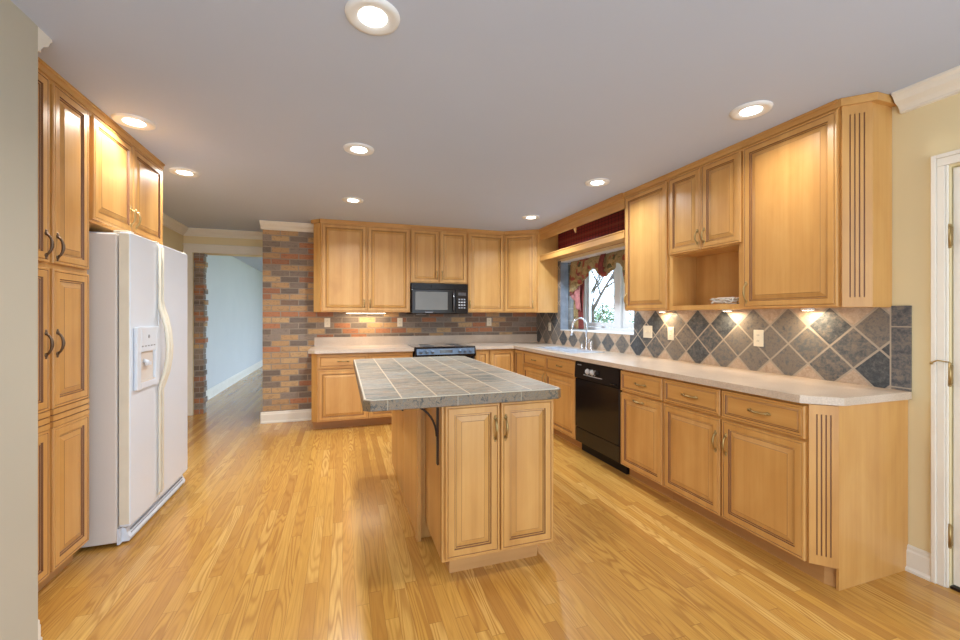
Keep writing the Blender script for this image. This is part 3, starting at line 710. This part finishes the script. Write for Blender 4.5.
MB().tube([(wd-.10, -.026, .735), (wd-.10, -.04, .735), (wd-.03, -.04, .735), (wd-.03, -.026, .735)], .006, 8).obj('latch_handle', 'black', cp)

# ------------------------------------------------------------------ range
r_ = thing('range', 'black slide-in range with bluish front control panel behind the island', 'stove', (.818, YF, 0))
wr = .762
MB().box(0, wr, -.0, YB-.03-YF, .02, .885).obj('body', 'black_s', r_)
MB().box(-.003, wr+.003, -.02, YB-.03-YF, .886, .905).box(-.0, wr, -.05, YB-.06-YF, .905, .921).obj('cooktop', 'dkglass', r_, bevel=.004)
cp = MB().extr([(-.0, .915), (-.052, .925), (-.075, .90), (-.09, .83), (-.085, .80), (0, .80)], 'x', .0, wr).obj('control_panel', 'black', r_, bevel=.004)
MB().add([(.02, -.0775, .902), (wr-.02, -.0775, .902), (wr-.02, -.092, .832), (.02, -.092, .832), (.02, -.07, .902), (wr-.02, -.07, .902), (wr-.02, -.085, .832), (.02, -.085, .832)],
         [(0, 1, 2, 3), (4, 7, 6, 5), (0, 4, 5, 1), (1, 5, 6, 2), (2, 6, 7, 3), (3, 7, 4, 0)]).obj('fascia', 'bluepanel', cp)
for kx in (.07, .14, .21, .55, .62, .69): MB().lathe([(.022, .002), (.022, -.008), (.017, -.022), (.001, -.023)], (kx, -.085, .867), 16, axis='y').obj('knob', 'bluepanel', cp)
MB().box(.30, .46, -.089, -.08, .85, .885).obj('display', 'dkglass', cp)
od = MB().box(.01, wr-.01, -.04, 0, .20, .79).obj('oven_door', 'black', r_, bevel=.004)
MB().tube([(.06, -.04, .745), (.06, -.08, .745), (.10, -.085, .745), (wr-.10, -.085, .745), (wr-.06, -.08, .745), (wr-.06, -.04, .745)], .011, 10).obj('handle', 'black_s', od)
MB().box(.13, wr-.13, -.042, -.039, .33, .66).obj('oven_window', 'dkglass', od)
MB().box(.01, wr-.01, -.035, 0, .04, .19).obj('drawer', 'black', r_, bevel=.004)
for (cx_, cy_, rr_) in ((.19, .13, .10), (.57, .13, .085), (.19, .38, .085), (.57, .38, .10)):
    MB().lathe([(rr_-.004, 0), (rr_-.004, .0006), (rr_, .0006), (rr_, 0)], (cx_, cy_, .921), 32).obj('burner_ring', 'ink', r_)

# ------------------------------------------------------------------ microwave
r_ = thing('microwave', 'black over-the-range microwave mounted under the short wall cabinet', 'microwave', (.812, YU-.045, 1.325))
wm, hm_ = .735, .385
MB().box(0, wm, 0, YB-.01-(YU-.045), 0, hm_).obj('body', 'black_s', r_)
vg = MB().box(.004, wm-.004, -.016, 0, hm_-.07, hm_-.004)
for j in range(4): vg.box(.012, wm-.012, -.021, -.015, hm_-.062+j*.014, hm_-.056+j*.014, 1)
for xx in (.25, .48): vg.box(xx, xx+.006, -.022, -.015, hm_-.066, hm_-.01, 1)
vg.obj('vent_grille', ['black', 'black_s'], r_)
dd = MB().box(.004, .565, -.022, 0, .005, hm_-.074).obj('door', 'black', r_, bevel=.006)
MB().box(.045, .46, -.025, -.021, .05, hm_-.105).obj('door_window', 'mwglass', dd, bevel=.008)
MB().tube([(.535, -.022, .04), (.535, -.05, .06), (.535, -.055, .16), (.535, -.05, hm_-.13), (.535, -.022, hm_-.11)], .011, 10).obj('handle', 'dkglass', dd)
pn = MB().box(.57, wm-.004, -.02, 0, .005, hm_-.074).obj('control_panel', 'black', r_, bevel=.004)
MB().box(.60, .705, -.0225, -.0195, .235, .275).obj('display', 'dkglass', pn)
for i in range(3):
    for j in range(4): MB().box(.605+i*.034, .627+i*.034, -.0225, -.0195, .07+j*.036, .088+j*.036).obj('button', 'ink' if j == 0 or j == 3 else 'knob_w', pn)
MB().box(.17, .27, -.0235, -.0215, .018, .026).obj('badge', 'ink', dd)
MB().box(.08, .20, .07, .13, -.006, 0).obj('underlight', 'knob_w', r_)

# ------------------------------------------------------------------ refrigerator
r_ = thing('refrigerator', 'white side-by-side refrigerator with ice dispenser beside the pantry', 'refrigerator', (-1.205, 2.85, 0), PI/2)
wf = .925; hf = 1.775
MB().box(0, wf, 0, .74, .02, hf-.012).obj('cabinet_body', 'fridge_side', r_, bevel=.008)
kg = MB().box(.0, wf-.01, -.012, .0, .01, .10).extr([(-.012, .012), (-.045, .012), (-.05, .03), (-.035, .06), (-.03, .085), (-.012, .095)], 'x', .03, wf-.02)
for j in range(2): kg.box(.06, wf-.06, -.044, -.036, .045+.018*j, .050+.018*j, 1)
kg.obj('kick_grille', ['fridge', 'ink'], r_)
sp = .382
def fdoor(a, b_):
    n = 8; m = MB(); pr = []
    for i in range(n+1):
        s_ = i/n; x_ = a+(b_-a)*s_
        pr.append((x_, -.060-.006*math.sin(PI*s_)))
    poly = [(b_, -.008), (a, -.008)]+pr
    poly = [(a, -.008)]+pr+[(b_, -.008)]
    m.prism(list(poly), .105, hf)
    return m
fz1 = fdoor(.003, sp-.004).obj('freezer_door', 'fridge', r_, bevel=.006)
fr1 = fdoor(sp+.004, wf-.003).obj('refrigerator_door', 'fridge', r_, bevel=.006)
MB().box(-.0005, .0035, -.056, -.01, .12, hf-.01).obj('door_edge_trim', 'almond', fz1)
for x_, par in ((sp-.022, fz1), (sp+.022, fr1)):
    MB().tube([(x_, -.066, .14), (x_, -.076, .16), (x_, -.076, .82), (x_, -.084, .86), (x_, -.105, .93), (x_, -.120, 1.02), (x_, -.123, 1.10), (x_, -.116, 1.20), (x_, -.098, 1.29), (x_, -.08, 1.35), (x_, -.076, 1.40), (x_, -.076, hf-.03), (x_, -.066, hf-.01)], [.006]+[.008]*2+[.013]*7+[.008]*2+[.006], 10).obj('handle', 'almond', par)
# dispenser
dx0, dx1, dz0, dz1 = .035, .335, .866, 1.232
dp = MB()
cx0, cx1, cz0, cz1 = .085, .285, .905, 1.085
yF = -.082
dp.box(dx0, cx0, yF, -.064, dz0, dz1).box(cx1, dx1, yF, -.064, dz0, dz1).box(cx0, cx1, yF, -.064, dz0, cz0).box(cx0, cx1, yF, -.064, cz1, dz1)
dpo = dp.obj('dispenser', 'fridge', fz1, bevel=.004)
MB().box(cx0, cx1, -.0665, -.0655, cz0, cz1).box(cx0, cx1, -.08, -.066, cz0, cz0+.006).obj('dispenser_recess', 'fridge_side', dpo)
MB().tube([(.15, -.068, 1.03), (.15, -.085, 1.025), (.15, -.09, 1.0)], [.012, .014, .006], 10).box(.165, .20, -.09, -.068, 1.0, 1.02).obj('dispenser_paddle', 'fridge', dpo)
for j in range(5): MB().box(.09+j*.04, .112+j*.04, yF-.001, yF, 1.115, 1.122).obj('marking', 'ink', dpo)
MB().lathe([(.012, 0), (.010, -.002), (.001, -.002)], (.185, yF, 1.175), 12, axis='y').obj('indicator', 'ink', dpo)
for x_ in (.03, sp+.0, wf-.05): MB().box(x_, x_+.045, -.05, .03, hf-.002, hf+.012).obj('hinge_cover', 'almond', r_, bevel=.003)
MB().box(.08, sp-.02, -.02, .25, hf-.012, hf+.005).obj('top_cover', 'fridge', r_)

# ------------------------------------------------------------------ island
r_ = thing('kitchen_island', 'maple island with two front doors and a slate tile top', 'island', (0, 0, 0))
IF = 1.965; ixl, ixr = .458, 1.064; iyb = 3.735
MB().box(ixl, ixr, IF, 2.40, .10, .873).obj('cabinet_body', 'maple', r_)
MB().box(.425, ixr, 2.401, iyb, 0.002, .873).obj('rear_body', 'maple', r_)
MB().box(.512, 1.0, 2.03, 2.40, 0, .10).obj('toe_kick', 'toe', r_)
sd = MB()
sd.box(.413, .425, 2.425, 2.985, 0.0, .873).box(.413, .425, 2.993, iyb, 0, .873).box(.407, .430, 2.37, 2.424, .0, .873)
sd.obj('side_panel', 'maple', r_)
MB().box(ixl-.001, ixl+.001, 1.99, 2.0, .1, .872).obj('side_seam', 'glaze_l', r_)
xm = .755
dr = MB(); front(dr, ixl+.012, xm-.004, .115, .862); o1 = dr.obj('door', ['maple', 'glaze', 'glaze_l'], r_, (0, IF, 0)); pull(o1, xm-.028, .735, -.02, True, .10)
dr = MB(); front(dr, xm+.004, ixr-.012, .115, .862); o1 = dr.obj('door', ['maple', 'glaze', 'glaze_l'], r_, (0, IF, 0)); pull(o1, xm+.028, .735, -.02, True, .10)
tx0, tx1, ty0, ty1 = .086, 1.080, 1.885, 3.74; c_ = .045
poly = [(tx0+.03, ty0), (tx1-.03, ty0), (tx1, ty0+.03), (tx1, ty1-c_), (tx1-c_, ty1), (tx0+c_, ty1), (tx0, ty1-c_), (tx0, ty0+.03)]
tp = MB().prism(poly, .874, .923).obj('tile_top', ['island_edge'], r_, bevel=.003)
def shrink(pl_, d_):
    cx_ = (tx0+tx1)/2; cy_ = (ty0+ty1)/2
    return [(x_+(d_ if x_ < cx_ else -d_), y_+(d_ if y_ < cy_ else -d_)) for x_, y_ in pl_]
MB().prism(shrink(poly, .006), .923, .9255).obj('top_grout_edge', 'grout', tp)
MB().prism(shrink(poly, .013), .9255, .927).obj('top_tiles', 'island', tp)
for yb_ in (2.05, 2.99):
    xw_ = .4615 if yb_ < 2.4 else .4125; xo = xw_-.24
    b_ = MB().box(xw_-.012, xw_, yb_-.014, yb_+.014, .55 if yb_ < 2.4 else .62, .873).box(xo, xw_-.012, yb_-.014, yb_+.014, .863, .873)
    arc = [(xo+.10+.13*math.sin(PI/2*i/10)-.003, yb_, .862-.15*(1-math.cos(PI/2*i/10))) for i in range(11)]
    arc = [(xw_-.17+.158*math.sin(PI/2*i/10), yb_, .862-.17*(1-math.cos(PI/2*i/10))) for i in range(11)]
    b_.tube(arc, .0055, 8)
    br = b_.obj('shelf_bracket', 'iron', r_); br['label'] = 'dark iron bracket'

# ------------------------------------------------------------------ outlets and switches
def outlet(label, cat, c, rz, wide=.07, kind='duplex'):
    o = thing('outlet' if cat == 'outlet' else 'light_switch', label, cat, c, rz, 'ivory wall plates')
    MB().box(-wide/2, wide/2, -.006, 0, -.0575, .0575).obj('cover_plate', 'outlet', o, bevel=.002)
    n_ = 2 if wide > .1 else 1
    for i in range(n_):
        cx_ = (i-(n_-1)/2)*.046
        if cat == 'outlet':
            m = MB()
            for zz in (-.02, .02):
                m.box(cx_-.015, cx_+.015, -.0075, -.005, zz-.014, zz+.014)
                m.box(cx_-.007, cx_-.005, -.0082, -.007, zz-.004, zz+.006, 1).box(cx_+.005, cx_+.007, -.0082, -.007, zz-.004, zz+.006, 1)
            m.obj('socket', ['outlet', 'slot'], o)
        else:
            MB().box(cx_-.005, cx_+.005, -.014, -.005, -.004, .012).obj('toggle', 'outlet', o)
outlet('ivory outlet on slate tiles nearest the right-hand door', 'outlet', (XW-.0102, 2.113, 1.145), RZ)
outlet('ivory outlet on slate tiles next to the switch plate', 'outlet', (XW-.0102, 2.92, 1.145), RZ)
outlet('wide ivory switch plate on slate tiles right of the window', 'light switch', (XW-.0102, 3.21, 1.15), RZ, .118)
outlet('ivory outlet on slate tiles in the back corner left of the window', 'outlet', (XW-.0102, 5.16, 1.15), RZ)
outlet('ivory outlet on brick beside the pier, leftmost on the brick', 'outlet', (-.185, YB-.0002, 1.215), 0)
outlet('ivory outlet on brick just left of the microwave', 'outlet', (.725, YB-.0002, 1.215), 0)
outlet('ivory outlet on brick right of the range', 'outlet', (1.99, YB-.0002, 1.215), 0)

# ------------------------------------------------------------------ lights
def can_light(x_, y_, label, col=(1, .95, .88), pw=1.0):
    o = thing('recessed_light', label, 'ceiling light', (x_, y_, CZ), 0, 'recessed ceiling lights')
    MB().lathe([(.053, -.006), (.060, -.009), (.084, -.013), (.098, -.010), (.102, 0)], (0, 0, 0), 40).obj('trim_ring', 'trimw', o)
    MB().lathe([(.001, -.011), (.035, -.0105), (.052, -.008), (.054, -.003)], (0, 0, 0), 32).obj('lens', 'lens', o)
    ld = bpy.data.lights.new('lamp', 'AREA'); ld.shape = 'DISK'; ld.size = .10; ld.spread = R(150); ld.energy = LAMP_W*pw; ld.color = col
    lo = bpy.data.objects.new('lamp', ld); C.objects.link(lo); lo.parent = o; lo.location = (0, 0, -.016)
    return o
can_light(.109, 1.62, 'lit recessed ceiling light nearest the camera, over the island front', (1, .88, .74), .8)
can_light(.105, 2.94, 'lit recessed ceiling light, second of three in the middle row', (1, .97, .94), 1.2)
can_light(.096, 4.25, 'lit recessed ceiling light, furthest of three in the middle row', (.90, .95, 1), 2.0)
can_light(-1.16, 2.94, 'lit recessed ceiling light above the pantry and refrigerator cabinet', (1, .93, .84), .7)
can_light(-1.19, 3.85, 'lit recessed ceiling light beyond the refrigerator', (1, .97, .94), 1.4)
can_light(2.145, 1.70, 'lit recessed ceiling light near the large right wall cabinet', (1, .93, .84), .55)
can_light(2.06, 3.03, 'lit recessed ceiling light before the window shelf', (.84, .92, 1), 1.1)
can_light(2.06, 4.34, 'lit recessed ceiling light in the back corner by the window', (.80, .90, 1), 1.9)
for (y_, lb) in ((2.95, 'round under-cabinet light below the cabinet right of the window'), (2.30, 'round under-cabinet light below the cubby cabinet'), (1.75, 'round under-cabinet light below the large end cabinet')):
    o = thing('under_cabinet_light', lb, 'light', (2.67, y_, UB), 0, 'under-cabinet puck lights')
    MB().lathe([(.034, 0), (.034, -.010), (.030, -.013)], (0, 0, 0), 24).obj('housing', 'trimw', o)
    MB().lathe([(.001, -.015), (.024, -.0145), (.026, -.013)], (0, 0, 0), 24).obj('lens', 'lens_warm', o)
    ld = bpy.data.lights.new('lamp', 'AREA'); ld.shape = 'DISK'; ld.size = .05; ld.energy = 1.15; ld.color = (1, .76, .48)
    lo = bpy.data.objects.new('lamp', ld); C.objects.link(lo); lo.parent = o; lo.location = (0, 0, -.018)
o = thing('under_cabinet_light', 'slim bar light under the left back wall cabinet', 'light', (.285, 5.46, UB), 0)
MB().box(-.25, .25, -.03, .03, -.012, 0).obj('housing', 'trimw', o)
MB().box(-.235, .235, -.02, .02, -.016, -.012).obj('lens', 'lens_warm', o)
ld = bpy.data.lights.new('lamp', 'AREA'); ld.shape = 'RECTANGLE'; ld.size = .46; ld.size_y = .035; ld.energy = 1.6; ld.color = (1, .76, .48)
lo = bpy.data.objects.new('lamp', ld); C.objects.link(lo); lo.parent = o; lo.location = (0, 0, -.019)

# ------------------------------------------------------------------ cable in the cubby
rnd = random.Random(3); pts = []
for i in range(90):
    a = i*.42; rr_ = .5+.5*rnd.random()
    pts.append((2.585+.055*rr_*math.sin(a*1.13+.6), 2.235+.115*rr_*math.cos(a), UB+.041+.04*abs(math.sin(a*.37+rnd.random()*.4))))
tag(MB().tube(pts, .0042, 6).obj('cable', 'cable'), 'tangled white cable lying in the open cubby shelf', 'cable')

# ------------------------------------------------------------------ curtain
def prof(y, P):
    for i in range(len(P)-1):
        (a, za), (b_, zb) = P[i], P[i+1]
        if a >= y >= b_:
            t__ = (a-y)/(a-b_); t__ = t__*t__*(3-2*t__); return za+(zb-za)*t__
    return P[-1][1]
r_ = thing('curtain', 'floral swag curtain with red lining hanging in the window recess', 'curtain', (0, 0, 0))
ZC = WZ1-.014
MB().tube([(2.86, WY0+.004, ZC-.02), (2.86, WY1-.02, ZC-.02)], .011, 10).obj('rod', 'trimw', r_)
P = [(4.78, 1.56), (4.70, 1.60), (4.58, 1.66), (4.48, 1.70), (4.36, 1.78), (4.25, 1.87), (4.20, 1.86), (4.12, 1.775), (4.03, 1.745), (3.93, 1.765), (3.82, 1.83), (3.77, 1.875), (3.70, 1.82), (3.62, 1.60), (3.52, 1.44), (3.46, 1.50)]
def cloth(y0, y1, zf, xb, amp, fr_, mat, name, par, nx=110, nz=26, fold=0.):
    vs = []; fs = []
    for i in range(nx+1):
        y_ = y0+(y1-y0)*i/nx; zb = zf(y_)
        for j in range(nz+1):
            s_ = j/nz; z_ = ZC+(zb-ZC)*s_
            sag = fold*math.sin(z_*95+6*math.cos((y_-4.03)*5))*s_
            x_ = xb-.02*s_+amp*(.35+.65*s_)*math.sin(y_*fr_+math.sin(z_*6))+sag-.02*math.sin(PI*s_)
            vs.append((x_, y_, z_))
    for i in range(nx):
        for j in range(nz):
            a = i*(nz+1)+j; fs.append((a, a+nz+1, a+nz+2, a+1))
    m = MB().add(vs, fs, 0, True).obj(name, mat, par)
    so = m.modifiers.new('thickness', 'SOLIDIFY'); so.thickness = .003
    return m
cloth(4.775, 3.46, lambda y: prof(y, P), 2.845, .014, 48., 'floral', 'swag', r_, fold=.006)
PJ = [(4.78, 1.46), (4.70, 1.40), (4.62, 1.36), (4.56, 1.50), (4.52, 1.62)]
cloth(4.765, 4.54, lambda y: prof(y, [(4.79, 1.58), (4.72, 1.50), (4.62, 1.38), (4.54, 1.36)]), 2.875, .018, 55., 'red_lining', 'jabot_lining', r_, nx=40)
cloth(4.66, 4.53, lambda y: 1.135, 2.91, .012, 70., 'red_dark', 'tail', r_, nx=30)
cloth(4.80, 4.67, lambda y: 1.135, 2.935, .012, 70., 'floral', 'tail', r_, nx=30)
cloth(4.075, 3.985, lambda y: prof(y, [(4.075, 1.78), (4.03, 1.765), (3.985, 1.78)]), 2.822, .014, 60., 'red_dark', 'pleat', r_, nx=30)

# ------------------------------------------------------------------ garden seen through the window
struct(MB().box(3.6, 30, -8, 26, -.45, -.4).obj('ground', 'grass'), 'lawn outside the window', 'ground')
def branch(mb, p, d, L, r__, lv, rn):
    n = 5; pts = [p]; cur = Vector(p); dd = Vector(d).normalized()
    for i in range(n):
        dd = (dd+Vector((rn.uniform(-.16, .16), rn.uniform(-.16, .16), rn.uniform(-.06, .12)))).normalized()
        cur = cur+dd*L/n; pts.append(tuple(cur))
    mb.tube(pts, [r__*(1-.55*i/n) for i in range(n+1)], 5 if lv < 2 else 4)
    if lv < 5:
        for q in range(4 if lv < 2 else 3):
            st_ = pts[rn.randint(2, n)]; nd = (dd+Vector((rn.uniform(-1.1, 1.1), rn.uniform(-1.1, 1.1), rn.uniform(-.4, .7)))).normalized()
            branch(mb, st_, nd, L*.64, r__*.5, lv+1, rn)
def leaves(mb, c, R_, n, rn, sz=.08):
    for i in range(n):
        v_ = Vector((rn.gauss(0, 1), rn.gauss(0, 1), rn.gauss(0, 1))).normalized()*R_*rn.random()**.4
        p = Vector(c)+Vector((v_.x, v_.y, v_.z*.8))
        a = Vector((rn.uniform(-1, 1), rn.uniform(-1, 1), rn.uniform(-1, 1))).normalized(); b_ = a.orthogonal().normalized()
        s_ = sz*rn.uniform(.6, 1.2)
        mb.add([p-a*s_, p+b_*s_*.45, p+a*s_, p-b_*s_*.45], [(0, 1, 2, 3)])
for (x_, y_, h_, sd_, lb) in ((6.4, 9.6, 1.9, 4, 'bare branching tree outside, seen through the left pane'), (12.4, 17.0, 2.6, 9, 'slimmer bare tree further out beyond the window')):
    rn = random.Random(sd_); t = thing('tree', lb, 'tree', (x_, y_, -.4), 0, 'trees outside the window')
    m = MB(); branch(m, (0, 0, 0), (0, 0, 1), h_, .05*h_, 0, rn); m.obj('trunk', 'bark', t)
for (x_, y_, rr_, zc, lb) in ((9.3, 13.0, 1.0, 1.1, 'pale green leafy shrub outside the left pane'), (11.2, 12.2, .95, .85, 'pale green leafy shrub outside the right pane'), (9.6, 15.4, 1.1, 1.0, 'leafy shrub furthest left outside the window')):
    rn = random.Random(int(x_*10+y_)); t = thing('shrub', lb, 'shrub', (x_, y_, -.4), 0, 'shrubs outside the window')
    m = MB(); leaves(m, (0, 0, zc+.3), rr_, 1500, rn); m.obj('foliage', 'leaf', t)
    m = MB(); branch(m, (0, 0, 0), (0, 0, 1), zc, .03, 3, rn); m.obj('stem', 'bark', t)
